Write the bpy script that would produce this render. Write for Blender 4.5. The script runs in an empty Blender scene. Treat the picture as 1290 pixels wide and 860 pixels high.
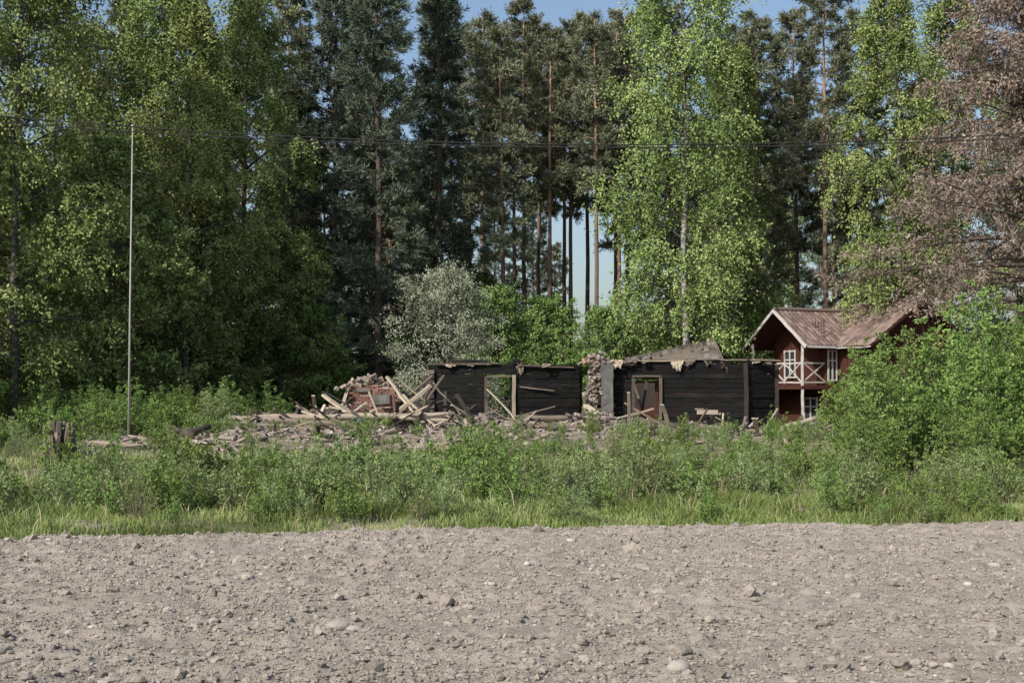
import bpy, math, numpy as np
from mathutils import Vector
PI=math.pi
scene=bpy.context.scene
# ------------------------------------------------------------------ helpers
def norm(a):
    return a/np.maximum(np.linalg.norm(a,axis=-1,keepdims=True),1e-9)
_tab={}
def vnoise(x,y,seed=0):
    if seed not in _tab: _tab[seed]=np.random.default_rng(1000+seed).random((256,256))
    T=_tab[seed]
    xi=np.floor(x).astype(int); yi=np.floor(y).astype(int)
    fx=x-xi; fy=y-yi
    fx=fx*fx*(3-2*fx); fy=fy*fy*(3-2*fy)
    a=T[xi%256,yi%256]; b=T[(xi+1)%256,yi%256]; c=T[xi%256,(yi+1)%256]; d=T[(xi+1)%256,(yi+1)%256]
    return (a*(1-fx)+b*fx)*(1-fy)+(c*(1-fx)+d*fx)*fy
def fbm(x,y,seed=0,o=4):
    s=0;a=1;t=0
    for i in range(o):
        s=s+a*vnoise(x*2**i+17.3*i,y*2**i+5.1*i,seed+i); t+=a; a*=.5
    return s/t
BOXF=np.array([[0,3,2,1],[4,5,6,7],[0,1,5,4],[1,2,6,5],[2,3,7,6],[3,0,4,7]])
class MB:
    def __init__(s): s.v=[];s.t=[];s.F=[];s.n=0
    def add(s,V,F,mat=0,tint=.5,smooth=False):
        V=np.asarray(V,float).reshape(-1,3); F=np.asarray(F,int)
        s.v.append(V)
        s.t.append(np.broadcast_to(np.asarray(tint,float),(len(V),)).copy())
        s.F.append((F+s.n,mat,smooth)); s.n+=len(V)
    def tube(s,path,rad,sides=6,mat=0,tint=.5,smooth=True,jit=0,rng=None,cap=True,prof=None):
        path=np.asarray(path,float); k=len(path)
        rad=np.broadcast_to(np.asarray(rad,float),(k,))
        T=norm(np.gradient(path,axis=0))
        m=norm(path[-1]-path[0]); ref=np.array([0,0,1.]) if abs(m[2])<.85 else np.array([1.,0,0])
        A=norm(np.cross(T,ref)); B=np.cross(A,T)
        if prof is None:
            an=np.arange(sides)*2*PI/sides; pr=np.stack([np.cos(an),np.sin(an)],1)
        else: pr=np.asarray(prof,float); sides=len(pr)
        R=np.broadcast_to(rad[:,None],(k,sides))
        if jit: R=R*(1+rng.normal(0,jit,(k,sides)))
        V=path[:,None]+A[:,None]*(R*pr[:,0])[...,None]+B[:,None]*(R*pr[:,1])[...,None]
        i=np.arange(k-1)[:,None]*sides; j=np.arange(sides)[None]; j2=(j+1)%sides
        F=np.stack([i+j,i+j2,i+sides+j2,i+sides+j],-1).reshape(-1,4)
        tt=tint
        if np.ndim(tint)==1: tt=np.repeat(tint,sides)
        n0=s.n
        s.add(V,F,mat,tt,smooth)
        if cap:
            s.F.append((np.array([[n0+q for q in range(sides)][::-1]]),mat,False)); e=n0+(k-1)*sides
            s.F.append((np.array([[e+q for q in range(sides)]]),mat,False))
    def leaves(s,P,D,l,w,mat,tint,rng):
        N=len(P); D=norm(D); S=norm(np.cross(D,rng.normal(size=(N,3))))
        l=np.broadcast_to(l,(N,))[:,None]; w=np.broadcast_to(w,(N,))[:,None]
        V=np.stack([P,P+D*l*.45+S*w*.5,P+D*l,P+D*l*.45-S*w*.5],1)
        s.add(V,np.arange(N*4).reshape(N,4),mat,np.repeat(tint,4))
    def box(s,c,d,mat=0,tint=.5,ux=(1,0,0),uy=(0,1,0)):
        c=np.asarray(c,float);ux=norm(np.asarray(ux,float));uy=norm(np.asarray(uy,float));uz=np.cross(ux,uy)
        q=np.array([[-1,-1,-1],[1,-1,-1],[1,1,-1],[-1,1,-1],[-1,-1,1],[1,-1,1],[1,1,1],[-1,1,1]])*.5*np.asarray(d)
        s.add(c+q[:,:1]*ux+q[:,1:2]*uy+q[:,2:]*uz,BOXF,mat,tint)
    def boxes(s,C,dims,rng,tilt,mat,tint):
        N=len(C); az=rng.uniform(0,2*PI,N); el=rng.normal(0,tilt,N)
        ux=np.stack([np.cos(az)*np.cos(el),np.sin(az)*np.cos(el),np.sin(el)],1)
        uy=norm(np.cross(rng.normal(0,.35,(N,3))+[0,0,1],ux)); uz=np.cross(ux,uy)
        q=np.array([[-1,-1,-1],[1,-1,-1],[1,1,-1],[-1,1,-1],[-1,-1,1],[1,-1,1],[1,1,1],[-1,1,1]])*.5
        Q=q[None]*dims[:,None]*rng.uniform(.75,1.15,(N,8,1))
        V=C[:,None]+Q[...,:1]*ux[:,None]+Q[...,1:2]*uy[:,None]+Q[...,2:]*uz[:,None]
        s.add(V,(np.arange(N)[:,None,None]*8+BOXF[None]).reshape(-1,4),mat,np.repeat(tint,8))
    def mesh(s,name,mats):
        me=bpy.data.meshes.new(name)
        V=np.concatenate(s.v); T=np.concatenate(s.t)
        me.vertices.add(len(V)); me.vertices.foreach_set('co',V.astype(np.float32).ravel())
        L=np.concatenate([f.ravel() for f,_,_ in s.F]); tot=np.concatenate([np.full(len(f),f.shape[1]) for f,_,_ in s.F])
        mi=np.concatenate([np.full(len(f),m) for f,m,_ in s.F]); sm=np.concatenate([np.full(len(f),b) for f,_,b in s.F])
        me.loops.add(len(L)); me.loops.foreach_set('vertex_index',L.astype(np.int32))
        me.polygons.add(len(tot)); me.polygons.foreach_set('loop_start',(np.cumsum(tot)-tot).astype(np.int32))
        me.polygons.foreach_set('loop_total',tot.astype(np.int32))
        me.polygons.foreach_set('material_index',mi.astype(np.int32)); me.polygons.foreach_set('use_smooth',sm.astype(bool))
        a=me.attributes.new('tint','FLOAT','POINT'); a.data.foreach_set('value',T.astype(np.float32))
        for m in mats: me.materials.append(m)
        me.update(calc_edges=True); me.validate(); return me
    def obj(s,name,mats,parent=None):
        return place(s.mesh(name,mats),name,parent=parent)
def place(me,name,loc=(0,0,0),rot=0,sc=1,parent=None):
    o=bpy.data.objects.new(name,me); scene.collection.objects.link(o)
    o.location=loc; o.rotation_euler=(0,0,rot); o.scale=(sc,sc,sc) if np.isscalar(sc) else sc
    if parent: o.parent=parent
    return o
def empty(name):
    o=bpy.data.objects.new(name,None); scene.collection.objects.link(o); return o
# ------------------------------------------------------------------ materials
def mat_base(name):
    m=bpy.data.materials.new(name); m.use_nodes=True; nt=m.node_tree; nt.nodes.clear()
    return m,nt,nt.nodes.new,nt.links.new
def ramp(nt,stops,interp='LINEAR'):
    r=nt.nodes.new('ShaderNodeValToRGB'); e=r.color_ramp.elements
    while len(e)<len(stops): e.new(.5)
    for i,(p,c) in enumerate(stops): e[i].position=p; e[i].color=(*c,1)
    r.color_ramp.interpolation=interp; return r
def leafmat(name,dark,mid,light,trans=.3,vary=.035,g=1.0,sat=.94):
    m,nt,N,L=mat_base(name)
    at=N('ShaderNodeAttribute'); at.attribute_name='tint'
    sc=lambda c:tuple(min(.8,q*g) for q in c)
    r=ramp(nt,[(.1,sc(dark)),(.5,sc(mid)),(.95,sc(light))]); L(at.outputs['Fac'],r.inputs[0])
    oi=N('ShaderNodeObjectInfo'); hs=N('ShaderNodeHueSaturation'); hs.inputs['Saturation'].default_value=sat
    mr=N('ShaderNodeMapRange'); mr.inputs[3].default_value=.497-vary*.35; mr.inputs[4].default_value=.497+vary*.35
    mv=N('ShaderNodeMapRange'); mv.inputs[3].default_value=1-vary*4; mv.inputs[4].default_value=1+vary*4
    L(oi.outputs['Random'],mr.inputs[0]); L(oi.outputs['Random'],mv.inputs[0])
    L(mr.outputs[0],hs.inputs['Hue']); L(mv.outputs[0],hs.inputs['Value']); L(r.outputs[0],hs.inputs['Color'])
    d=N('ShaderNodeBsdfDiffuse'); o=N('ShaderNodeOutputMaterial'); L(hs.outputs[0],d.inputs[0])
    if trans>0:
        t=N('ShaderNodeBsdfTranslucent'); x=N('ShaderNodeMixShader'); x.inputs[0].default_value=trans
        L(hs.outputs[0],t.inputs[0]); L(d.outputs[0],x.inputs[1]); L(t.outputs[0],x.inputs[2]); L(x.outputs[0],o.inputs[0])
    else: L(d.outputs[0],o.inputs[0])
    return m
def surf(name,stops,scale=5,mapscale=(1,1,1),rough=.85,bump=.4,bscale=30,attr=False,attrmix=.6,bdist=.02,interp='LINEAR',spec=.3,detail=6):
    m,nt,N,L=mat_base(name)
    tc=N('ShaderNodeTexCoord'); mp=N('ShaderNodeMapping'); mp.inputs['Scale'].default_value=mapscale
    L(tc.outputs['Object'],mp.inputs[0])
    n=N('ShaderNodeTexNoise'); n.inputs['Scale'].default_value=scale; n.inputs['Detail'].default_value=detail; n.inputs['Roughness'].default_value=.65
    L(mp.outputs[0],n.inputs['Vector'])
    r=ramp(nt,stops,interp)
    if attr:
        at=N('ShaderNodeAttribute'); at.attribute_name='tint'; mx=N('ShaderNodeMix'); mx.inputs[0].default_value=attrmix
        L(n.outputs[0],mx.inputs[2]); L(at.outputs['Fac'],mx.inputs[3]); L(mx.outputs[0],r.inputs[0])
    else: L(n.outputs[0],r.inputs[0])
    b=N('ShaderNodeBsdfPrincipled'); b.inputs['Roughness'].default_value=rough; b.inputs['Specular IOR Level'].default_value=spec
    L(r.outputs[0],b.inputs['Base Color'])
    if bump>0:
        n2=N('ShaderNodeTexNoise'); n2.inputs['Scale'].default_value=bscale; n2.inputs['Detail'].default_value=6; n2.inputs['Roughness'].default_value=.65; L(mp.outputs[0],n2.inputs['Vector'])
        bp=N('ShaderNodeBump'); bp.inputs['Strength'].default_value=bump; bp.inputs['Distance'].default_value=bdist
        L(n2.outputs[0],bp.inputs['Height']); L(bp.outputs[0],b.inputs['Normal'])
    o=N('ShaderNodeOutputMaterial'); L(b.outputs[0],o.inputs[0]); return m
M={}
M['birch']=leafmat('birch_leaf',(.055,.08,.024),(.142,.188,.058),(.235,.285,.1),0,g=1.4)
M['rowan']=leafmat('broad_leaf',(.045,.08,.02),(.115,.18,.045),(.2,.275,.085),0,g=1.2)
M['pine']=leafmat('pine_needle',(.055,.063,.04),(.122,.135,.082),(.2,.215,.135),0,.03,g=1.45)
M['cembra']=leafmat('dark_pine_needle',(.04,.052,.038),(.076,.098,.068),(.13,.162,.11),0,g=1.5)
M['spruce']=leafmat('spruce_needle',(.024,.034,.025),(.053,.07,.048),(.09,.11,.07),0,g=1.35)
M['dead']=leafmat('dead_needle',(.085,.064,.05),(.19,.148,.12),(.32,.265,.225),0,.02,g=1.15)
M['willow']=leafmat('silver_leaf',(.14,.165,.1),(.29,.325,.225),(.44,.465,.365),0)
M['bush']=leafmat('shrub_leaf',(.055,.095,.024),(.135,.212,.05),(.225,.315,.09),.25,g=1.3)
M['weed']=leafmat('weed_leaf',(.075,.11,.04),(.17,.228,.085),(.285,.335,.15),.25,.05,g=1.3)
M['grass']=leafmat('grass_blade',(.09,.118,.035),(.175,.24,.062),(.3,.36,.14),.2,0,g=1.15)
M['straw']=leafmat('dry_straw',(.2,.16,.09),(.34,.28,.17),(.46,.4,.27),0)
M['twig']=surf('twig_bark',[(.2,(.06,.048,.04)),(.8,(.15,.125,.1))],bump=0)
M['bbark']=surf('birch_bark',[(.0,(.05,.045,.04)),(.4,(.09,.08,.07)),(.56,(.4,.38,.35)),(1,(.62,.6,.56))],scale=3,mapscale=(1,1,3),attr=True,attrmix=.45,bump=0)
M['pbark']=surf('pine_bark',[(.25,(.1,.075,.062)),(.5,(.2,.14,.105)),(.75,(.4,.235,.155))],scale=4,mapscale=(1,1,.3),attr=True,attrmix=.65,bump=.8,bscale=12)
M['soil']=surf('tilled_soil',[(.28,(.235,.203,.17)),(.5,(.355,.312,.266)),(.72,(.46,.41,.354))],scale=3.2,rough=.95,bump=1,bscale=60,bdist=.03,attr=True,attrmix=.3,spec=.1,detail=12)
M['clod']=surf('soil_clod',[(.15,(.24,.208,.176)),(.5,(.355,.312,.266)),(.9,(.455,.406,.35))],scale=12,rough=.95,bump=1,bscale=70,bdist=.02,attr=True,attrmix=.55,spec=.1)
M['stone']=surf('field_stone',[(.2,(.28,.25,.22)),(.8,(.47,.435,.395))],scale=9,rough=.85,bump=.5,bscale=50,attr=True)
M['char']=surf('charred_wood',[(.3,(.005,.0048,.0048)),(.58,(.011,.0105,.0105)),(.72,(.024,.021,.019)),(.84,(.075,.06,.046))],scale=2.2,mapscale=(.5,1,2.5),rough=.7,bump=1,bscale=22,bdist=.03,attr=True,attrmix=.35,spec=.18)
M['wood']=surf('weathered_timber',[(0,(.012,.011,.011)),(.18,(.05,.04,.033)),(.4,(.16,.13,.105)),(.62,(.33,.275,.215)),(.85,(.48,.41,.32)),(1,(.6,.53,.43))],scale=5,rough=.85,bump=.5,bscale=30,attr=True,attrmix=.8)
M['rubble']=surf('rubble',[(0,(.02,.019,.018)),(.22,(.1,.086,.073)),(.45,(.29,.245,.205)),(.6,(.24,.215,.195)),(.7,(.4,.35,.295)),(.82,(.27,.145,.11)),(1,(.52,.48,.44))],scale=8,rough=.9,bump=.5,attr=True,attrmix=.85)
M['brick']=surf('old_brick',[(.25,(.12,.065,.05)),(.5,(.2,.105,.082)),(.62,(.27,.165,.135)),(.72,(.38,.345,.31))],scale=4,rough=.9,bump=.6,attr=True,attrmix=.45)
M['plaster']=surf('sooty_plaster',[(.25,(.05,.048,.047)),(.5,(.13,.125,.12)),(.75,(.24,.225,.21))],scale=2.5,rough=.9,bump=.6)
M['red']=surf('falu_red_boards',[(.25,(.045,.02,.015)),(.75,(.1,.04,.03))],scale=3,mapscale=(6,6,.4),rough=.9,bump=.4,spec=.1)
M['white']=surf('white_trim',[(.25,(.36,.34,.32)),(.75,(.56,.54,.51))],scale=4,bump=.1)
M['tile']=surf('clay_tile',[(.2,(.09,.064,.055)),(.5,(.165,.118,.102)),(.8,(.27,.205,.18))],scale=5,rough=.85,bump=.3,bscale=40,attr=True,attrmix=.5)
M['greyroof']=surf('weathered_roof',[(.2,(.06,.052,.046)),(.5,(.13,.115,.103)),(.8,(.23,.2,.18))],scale=3,rough=.85,bump=.4,attr=True,attrmix=.6)
M['glass']=surf('dark_window',[(.2,(.02,.022,.025)),(.8,(.05,.055,.06))],rough=.15,bump=0,spec=.5)
M['blue']=surf('blue_tarp',[(.2,(.06,.2,.5)),(.8,(.12,.35,.65))],bump=.3)
M['pole']=surf('painted_pole',[(.2,(.25,.24,.225)),(.8,(.38,.365,.34))],bump=0,rough=.6)
M['upole']=surf('pole_timber',[(.2,(.1,.08,.06)),(.8,(.2,.17,.14))],mapscale=(4,4,.3))
M['wire']=surf('wire_black',[(.2,(.02,.02,.02)),(.8,(.03,.03,.03))],bump=0)
m,nt,N,L=mat_base('ground_soil'); M['ground']=m
tc=N('ShaderNodeTexCoord'); n1=N('ShaderNodeTexNoise'); n1.inputs['Scale'].default_value=.9; n1.inputs['Detail'].default_value=9
L(tc.outputs['Object'],n1.inputs['Vector'])
r1=ramp(nt,[(.3,(.055,.07,.03)),(.5,(.1,.115,.05)),(.7,(.19,.165,.115))]); L(n1.outputs[0],r1.inputs[0])
n2=N('ShaderNodeTexNoise'); n2.inputs['Scale'].default_value=3; n2.inputs['Detail'].default_value=9; L(tc.outputs['Object'],n2.inputs['Vector'])
r2=ramp(nt,[(.3,(.12,.1,.08)),(.5,(.28,.235,.195)),(.68,(.42,.37,.315))]); L(n2.outputs[0],r2.inputs[0])
at=N('ShaderNodeAttribute'); at.attribute_name='tint'; mx=N('ShaderNodeMix'); mx.data_type='RGBA'
L(at.outputs['Fac'],mx.inputs[0]); L(r1.outputs[0],mx.inputs[6]); L(r2.outputs[0],mx.inputs[7])
b=N('ShaderNodeBsdfPrincipled'); b.inputs['Roughness'].default_value=.95; b.inputs['Specular IOR Level'].default_value=.1
bp=N('ShaderNodeBump'); bp.inputs['Strength'].default_value=.8; bp.inputs['Distance'].default_value=.05
n3=N('ShaderNodeTexNoise'); n3.inputs['Scale'].default_value=12; n3.inputs['Detail'].default_value=6; L(tc.outputs['Object'],n3.inputs['Vector'])
L(n3.outputs[0],bp.inputs['Height']); L(bp.outputs[0],b.inputs['Normal']); L(mx.outputs[2],b.inputs['Base Color'])
o=N('ShaderNodeOutputMaterial'); L(b.outputs[0],o.inputs[0])
# ------------------------------------------------------------------ terrain
def yedge(x):
    x=np.asarray(x,float)
    return 18.9+np.where(x<0,.3*x,.1*x)+(fbm(x*.5+50,x*0+3.3,40,3)-.5)*.9+(vnoise(x*3+9,x*0,44)-.5)*.35
GA=[(-5.3,52.6,2.5,1.8,1.0),(-9,50,2.6,2.4,.6),(2.6,51.8,2.0,1.5,.5),(7,52,3.6,1.3,.3),(-1.2,52,1.8,1.7,.5),(4,46,6,3,.1),(-5,45.5,3.5,2.6,.35),(-8,41,2.6,2.6,.22)]
def mound(x,y):
    s=0
    for cx,cy,sx,sy,h in GA: s=s+h*np.exp(-((x-cx)/sx)**2-((y-cy)/sy)**2)
    return s
def sst(a): a=np.clip(a,0,1); return a*a*(3-2*a)
def gz(x,y):
    x=np.asarray(x,float);y=np.asarray(y,float)
    e=np.clip((y-yedge(x))/1.5,0,1)
    mm=mound(x,y)
    return (fbm(x*.25,y*.25,3,3)-.5)*.3*e+.02*e+.3*sst((y-26)/18)+mm+(fbm(x*1.5,y*1.5,8,3)-.5)*.4*np.clip(mm*3,0,1)-.2*(1-e)
def axis(lo,hi,fine_lo,fine_hi,st,grow=1.12,mx=40):
    a=list(np.arange(fine_lo,fine_hi,st)); s=st; p=a[-1]
    while p<hi: s=min(s*grow,mx); p+=s; a.append(p)
    s=st;p=a[0]; pre=[]
    while p>lo: s=min(s*grow,mx); p-=s; pre.append(p)
    return np.array(pre[::-1]+a)
def sheet(name,xs,ys,zf,mat,tf):
    X,Y=np.meshgrid(xs,ys,indexing='ij'); Z=zf(X,Y); T=tf(X,Y)
    nx,ny=X.shape; I=np.arange(nx*ny).reshape(nx,ny)
    F=np.stack([I[:-1,:-1],I[1:,:-1],I[1:,1:],I[:-1,1:]],-1).reshape(-1,4)
    mb=MB(); mb.add(np.stack([X,Y,Z],-1),F,0,T.ravel(),True); return mb.obj(name,[mat])
sheet('ground',axis(-600,600,-20,20,.3),axis(-300,900,17,60,.3),gz,M['ground'],
  lambda x,y:np.maximum(np.clip(mound(x,y)*6+(fbm(x,y,5,3)-.5),0,1)*np.clip(y-32,0,1),np.clip((fbm(x*.5,y*.6,6,3)-.5)*9,0,.85)*(y<50)))
def fz(x,y):
    h=(fbm(x*.6,y*.6,11,3)-.5)*.05
    h=h+(vnoise(x*.35+.15*y,y*2.6,13)-.5)*.035+(vnoise(x*.8,y*6.5,14)-.5)*.02
    a=fbm(x*6,y*7,15,3); h=h+np.clip(a-.47,0,1)*.13
    b=fbm(x*13,y*13,17,2); h=h+(b-.5)*.045
    return h
def field_z(x,y):
    e=sst((yedge(x)-y)/.5)
    return fz(x,y)*e-(1-e)*.3+.02
sheet('ploughed_field',axis(-120,120,-8.5,8.5,.03),axis(-80,20.6,7.2,20.6,.03),field_z,M['soil'],lambda x,y:fbm(x*.5,y*4,21,3)*.75+.25*fbm(x*10,y*10,22,2))
def ico(sub):
    import bmesh
    bm=bmesh.new(); bmesh.ops.create_icosphere(bm,subdivisions=sub,radius=1)
    V=np.array([v.co[:] for v in bm.verts]); F=np.array([[v.index for v in f.verts] for f in bm.faces]); bm.free(); return V,F
OCT=(np.array([[1,0,0],[0,1,0],[-1,0,0],[0,-1,0],[0,0,1],[0,0,-1]],float),np.array([[0,1,4],[1,2,4],[2,3,4],[3,0,4],[1,0,5],[2,1,5],[3,2,5],[0,3,5]]))
def clods(mb,P,r,base,rng,mat,tint,jit=.22,flat=.65,smooth=False):
    V,F=base; N=len(P)
    sc=np.stack([rng.uniform(.8,1.4,N),rng.uniform(.7,1.3,N),rng.uniform(.7,1.1,N)*flat],1)*r[:,None]
    W=V[None]*(1+rng.uniform(-jit,jit,(N,len(V),1)))*sc[:,None]
    a=rng.uniform(0,2*PI,N); c,s=np.cos(a)[:,None],np.sin(a)[:,None]
    X=W[...,0]*c-W[...,1]*s; Y=W[...,0]*s+W[...,1]*c
    W=np.stack([X,Y,W[...,2]],-1)+P[:,None]
    mb.add(W,(np.arange(N)[:,None,None]*len(V)+F[None]).reshape(-1,3),mat,np.repeat(tint,len(V)),smooth)
rng=np.random.default_rng(5)
def fieldpts(n,lo=6.5):
    y=lo+(19.6-lo)*rng.random(n); x=rng.uniform(-1,1,n)*(.4*y+1.2); k=y<yedge(x)-.1
    return x[k],y[k]
I1,I2,I3=ico(1),ico(2),ico(3)
mb=MB()
x,y=fieldpts(120000); k=fbm(x*.6,y*3,33,2)>rng.uniform(.05,.7,len(x)); x=x[k];y=y[k]
r=.005+rng.gamma(1.5,.003,len(x)); clods(mb,np.stack([x,y,field_z(x,y)+r*.35],1),r,OCT,rng,0,rng.random(len(x)),.35,.9)
x,y=fieldpts(26000); k=fbm(x*.4,y*3,31,3)>rng.uniform(.32,.67,len(x)); x=x[k];y=y[k]
r=.01+rng.gamma(1.3,.0062,len(x)); clods(mb,np.stack([x,y,field_z(x,y)+r*.25],1),r,I1,rng,0,rng.random(len(x))*.85,.34,.8)
x,y=fieldpts(800); r=.016+rng.gamma(1.5,.01,len(x)); clods(mb,np.stack([x,y,field_z(x,y)+r*.2],1),r,I2,rng,0,rng.random(len(x))*.85,.24)
mb.obj('soil_clods',[M['clod']])
mb=MB(); x,y=fieldpts(120,7); r=.014+rng.gamma(1.5,.009,len(x)); clods(mb,np.stack([x,y,field_z(x,y)+r*.2],1),r,I2,rng,0,rng.uniform(.2,.9,len(x)),.12,.65,True)
sp=np.array([[-1.25,10.4],[-1.13,10.3],[-.35,11.4],[-.27,11.5],[-2.1,9.05],[-1.95,9.0],[1.0,8.6],[-.3,8.55],[2.3,9.2],[.45,13.4],[-5.6,17.0]])
r=np.array([.085,.05,.045,.035,.045,.035,.075,.035,.04,.035,.14]); clods(mb,np.stack([sp[:,0],sp[:,1],field_z(sp[:,0],sp[:,1])+r*.1],1),r,I3,rng,0,rng.uniform(.1,.5,len(r)),.06,.6,True)
mb.obj('field_stones',[M['stone']])
# ------------------------------------------------------------------ trees
def tree(name,H,R,cb,nl,prof,elev,droop,nsub,sublen,ntw,nlf,ll,lw,twlen,twdown,rnd,mats,seed,tr,lmin=.3,trunk='birch',jit=.06,needle=False,ribs=False,sd=.1,white=.8):
    rng=np.random.default_rng(seed); mb=MB()
    zs=np.linspace(0,H,14); wb=.0045 if trunk=='birch' else .0016
    wx=np.cumsum(rng.normal(0,wb*H,14)); wy=np.cumsum(rng.normal(0,wb*H,14)); wx-=wx[0]; wy-=wy[0]
    rad=tr*(1-zs/H)**.8+.015; rad[0]*=1.3
    tt=zs/H if trunk=='pine' else np.full(14,white)*(1-.6*(zs/H)**3)
    mb.tube(np.stack([wx,wy,zs],1),rad,9,0,tt,True,.05,rng)
    S0=[];S1=[];TL=[]
    for i in range(nl):
        u=(i+rng.random())/nl; z=H*(cb+(1-cb)*u*.985)
        az=i*2.39996+rng.normal()*.5; Lb=max(R*prof(u)*rng.uniform(.6,1.18),lmin)
        el=elev(u)+rng.normal()*.12
        s=np.linspace(0,1,6); bend=rng.normal()*.25
        hx=np.cos(az+bend*s)*s*np.cos(el)*Lb; hy=np.sin(az+bend*s)*s*np.cos(el)*Lb
        hz=(s*np.sin(el)-droop*s*s)*Lb
        bx=np.interp(z,zs,wx); by=np.interp(z,zs,wy)
        p=np.stack([bx+hx,by+hy,z+hz],1)
        r0=min(.012+.014*Lb,tr*.5)
        mb.tube(p,np.linspace(r0,.008,6),4,0,(.6 if trunk=='pine' else .05),True,cap=False)
        lt=rng.normal()
        for j in range(nsub):
            sj=.18+.82*(j+rng.random())/nsub
            p0=np.array([np.interp(sj,s,p[:,q]) for q in range(3)])
            a2=az+bend*sj+(1 if j%2 else -1)*rng.uniform(.35,1.15)
            l2=Lb*sublen*(1.15-sj)+.25
            e2=rng.normal()*.25-sd
            p1=p0+l2*np.array([np.cos(a2)*np.cos(e2),np.sin(a2)*np.cos(e2),np.sin(e2)])
            S0.append(p0);S1.append(p1);TL.append(lt)
            mb.tube(np.array([p0,(p0+p1)/2+[0,0,.04*l2],p1]),[.012,.008,.004],3,0,.1,False,cap=False)
    S0=np.array(S0);S1=np.array(S1);TL=np.array(TL)
    n=len(S0)*ntw; idx=np.repeat(np.arange(len(S0)),ntw)
    t=rng.random(n)[:,None]*1.05; st=S0[idx]*(1-t)+S1[idx]*t
    d=norm(norm(S1-S0)[idx]*.8+rng.normal(size=(n,3))*rnd+np.array([0,0,-twdown]))
    tl=twlen*rng.uniform(.4,1.3,n)
    tw=.5+.12*TL[idx]+.13*rng.normal(size=n)
    if ribs:
        sd2=norm(np.cross(d,rng.normal(size=(n,3))))*.012
        e=st+d*tl[:,None]; V=np.stack([st-sd2,st+sd2,e],1); mb.add(V,np.arange(n*3).reshape(n,3),ribs,np.repeat(tw,3))
    N2=n*nlf; i2=np.repeat(np.arange(n),nlf); rr=rng.random(N2)
    P=st[i2]+d[i2]*(tl[i2]*rr)[:,None]+rng.normal(size=(N2,3))*jit
    if twdown>.5: P[:,2]-=(tl[i2]*rr**2)*.15
    if needle: D=d[i2]*.8+rng.normal(size=(N2,3))*.45+[0,0,.15]
    else: D=rng.normal(size=(N2,3))*.7+d[i2]*.4+[0,0,-.3]
    sz=rng.uniform(.7,1.3,N2)
    mb.leaves(P,D,ll*sz,lw*sz,1,np.clip(tw[i2]+.1*rng.normal(size=N2),0,1),rng)
    return mb.mesh(name,mats)
pb=lambda u:np.sin(PI*min(1,(.16+.84*u)))**.7*(1-.25*u)+.06
def birch(seed,H,R,cb,nl=60,nlf=17,white=.3,twl=1.1,mat='birch'): return tree('birch_tree',H,R,cb,nl,pb,lambda u:.45+.6*u,.35,8,.45,7,nlf,.125,.088,twl,1.0,.4,[M['bbark'],M[mat]],seed,H*.0055+.02,.5,sd=.15,white=white)
BIR=[birch(1,22,4.2,.06),birch(2,21,4.1,.04),birch(3,25,4.2,.1)]
BIGB=birch(4,26,4.5,.14,84,18,.55,1.5)
def rowan(seed,H,R,mat='rowan',cb=.06,ll=.12,lw=.085,nl=34,nsub=7): return tree('deciduous_tree',H,R,cb,nl,lambda u:np.sin(PI*min(1,.22+.78*u))**.6+.08,lambda u:.3+.8*u,.15,nsub,.5,6,15,ll,lw,.55,.1,.7,[M['twig'],M[mat]],seed,.09,.4)
ROW=[rowan(21,7.5,3.2),rowan(22,11,3.4,'birch',.05,.13,.09,48,9)]
WIL=rowan(23,6.4,3.1,'willow',.03,.1,.04,44)
pp=lambda u:(1-u**2.2)**.5*(.6+.4*np.sin(u*9+1)**2)*min(1,.5+u*2)
def pine(seed,H,R,cb,nl=34): return tree('pine_tree',H,R,cb,nl,pp,lambda u:.1+.75*u,.12,7,.42,7,20,.2,.04,.42,-.25,.5,[M['pbark'],M['pine']],seed,.15,.4,'pine',.03,True)
PIN=[pine(31,22,2.6,.4,42),pine(32,23,2.4,.52,34),pine(33,21,3.0,.28,54),pine(34,22,2.2,.58,30)]
pc=lambda u:(1-u)**.55*(.8+.2*np.sin(u*14))+.04
CEM=[tree('stone_pine_tree',24,4.4,.05,96,pc,lambda u:.05+.75*u,.1,7,.4,6,20,.24,.045,.45,-.3,.45,[M['pbark'],M['cembra']],s,.2,.4,'x',.04,True,white=.1) for s in (41,42)]
SPR=tree('spruce_tree',26,3.0,.03,110,lambda u:(1-u)*.97+.03,lambda u:-.25+.6*u,.05,6,.35,5,18,.18,.04,.4,.35,.35,[M['pbark'],M['spruce']],51,.2,.25,'x',.04,True,white=.1)
DEAD=tree('dead_spruce_tree',21.5,6.6,.24,120,lambda u:(1-u)**.8*.97+.03,lambda u:.1+.35*u,.12,9,.42,8,12,.15,.055,.7,.3,.6,[M['twig'],M['dead']],52,.26,.3,'x',.07,False,ribs=1)
def inst(me,x,y,rot=0,sc=1,name=None,parent=None): return place(me,name or me.name.split('.')[0],(x,y,float(gz(x,y))-.05),rot,sc,parent)
k=0
for (me,x,y,s) in [(BIR[0],-17.6,50,.95),(BIR[1],-18.8,58,1.05),(BIR[2],-15.4,61,.95),(BIR[1],-13.2,57.5,.86),(BIR[0],-12.6,66,1.0),(BIR[1],-21.3,46,.95),(BIR[2],-25,56,1),
                  (BIR[0],-16.5,67,1.05),(BIGB,8.0,65.5,1.0),(BIR[0],11.6,73,.9),(BIR[0],17.8,65,.95),(BIR[1],21.5,69,1.05),(BIR[1],27,66,1.0),
                  (ROW[1],-15.2,54,1.0),(ROW[1],-12.6,60,.95),(ROW[1],-18.6,53,.9),(ROW[1],-10.6,64,.8)]:
    inst(me,x,y,k*1.7,s); k+=1
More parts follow.
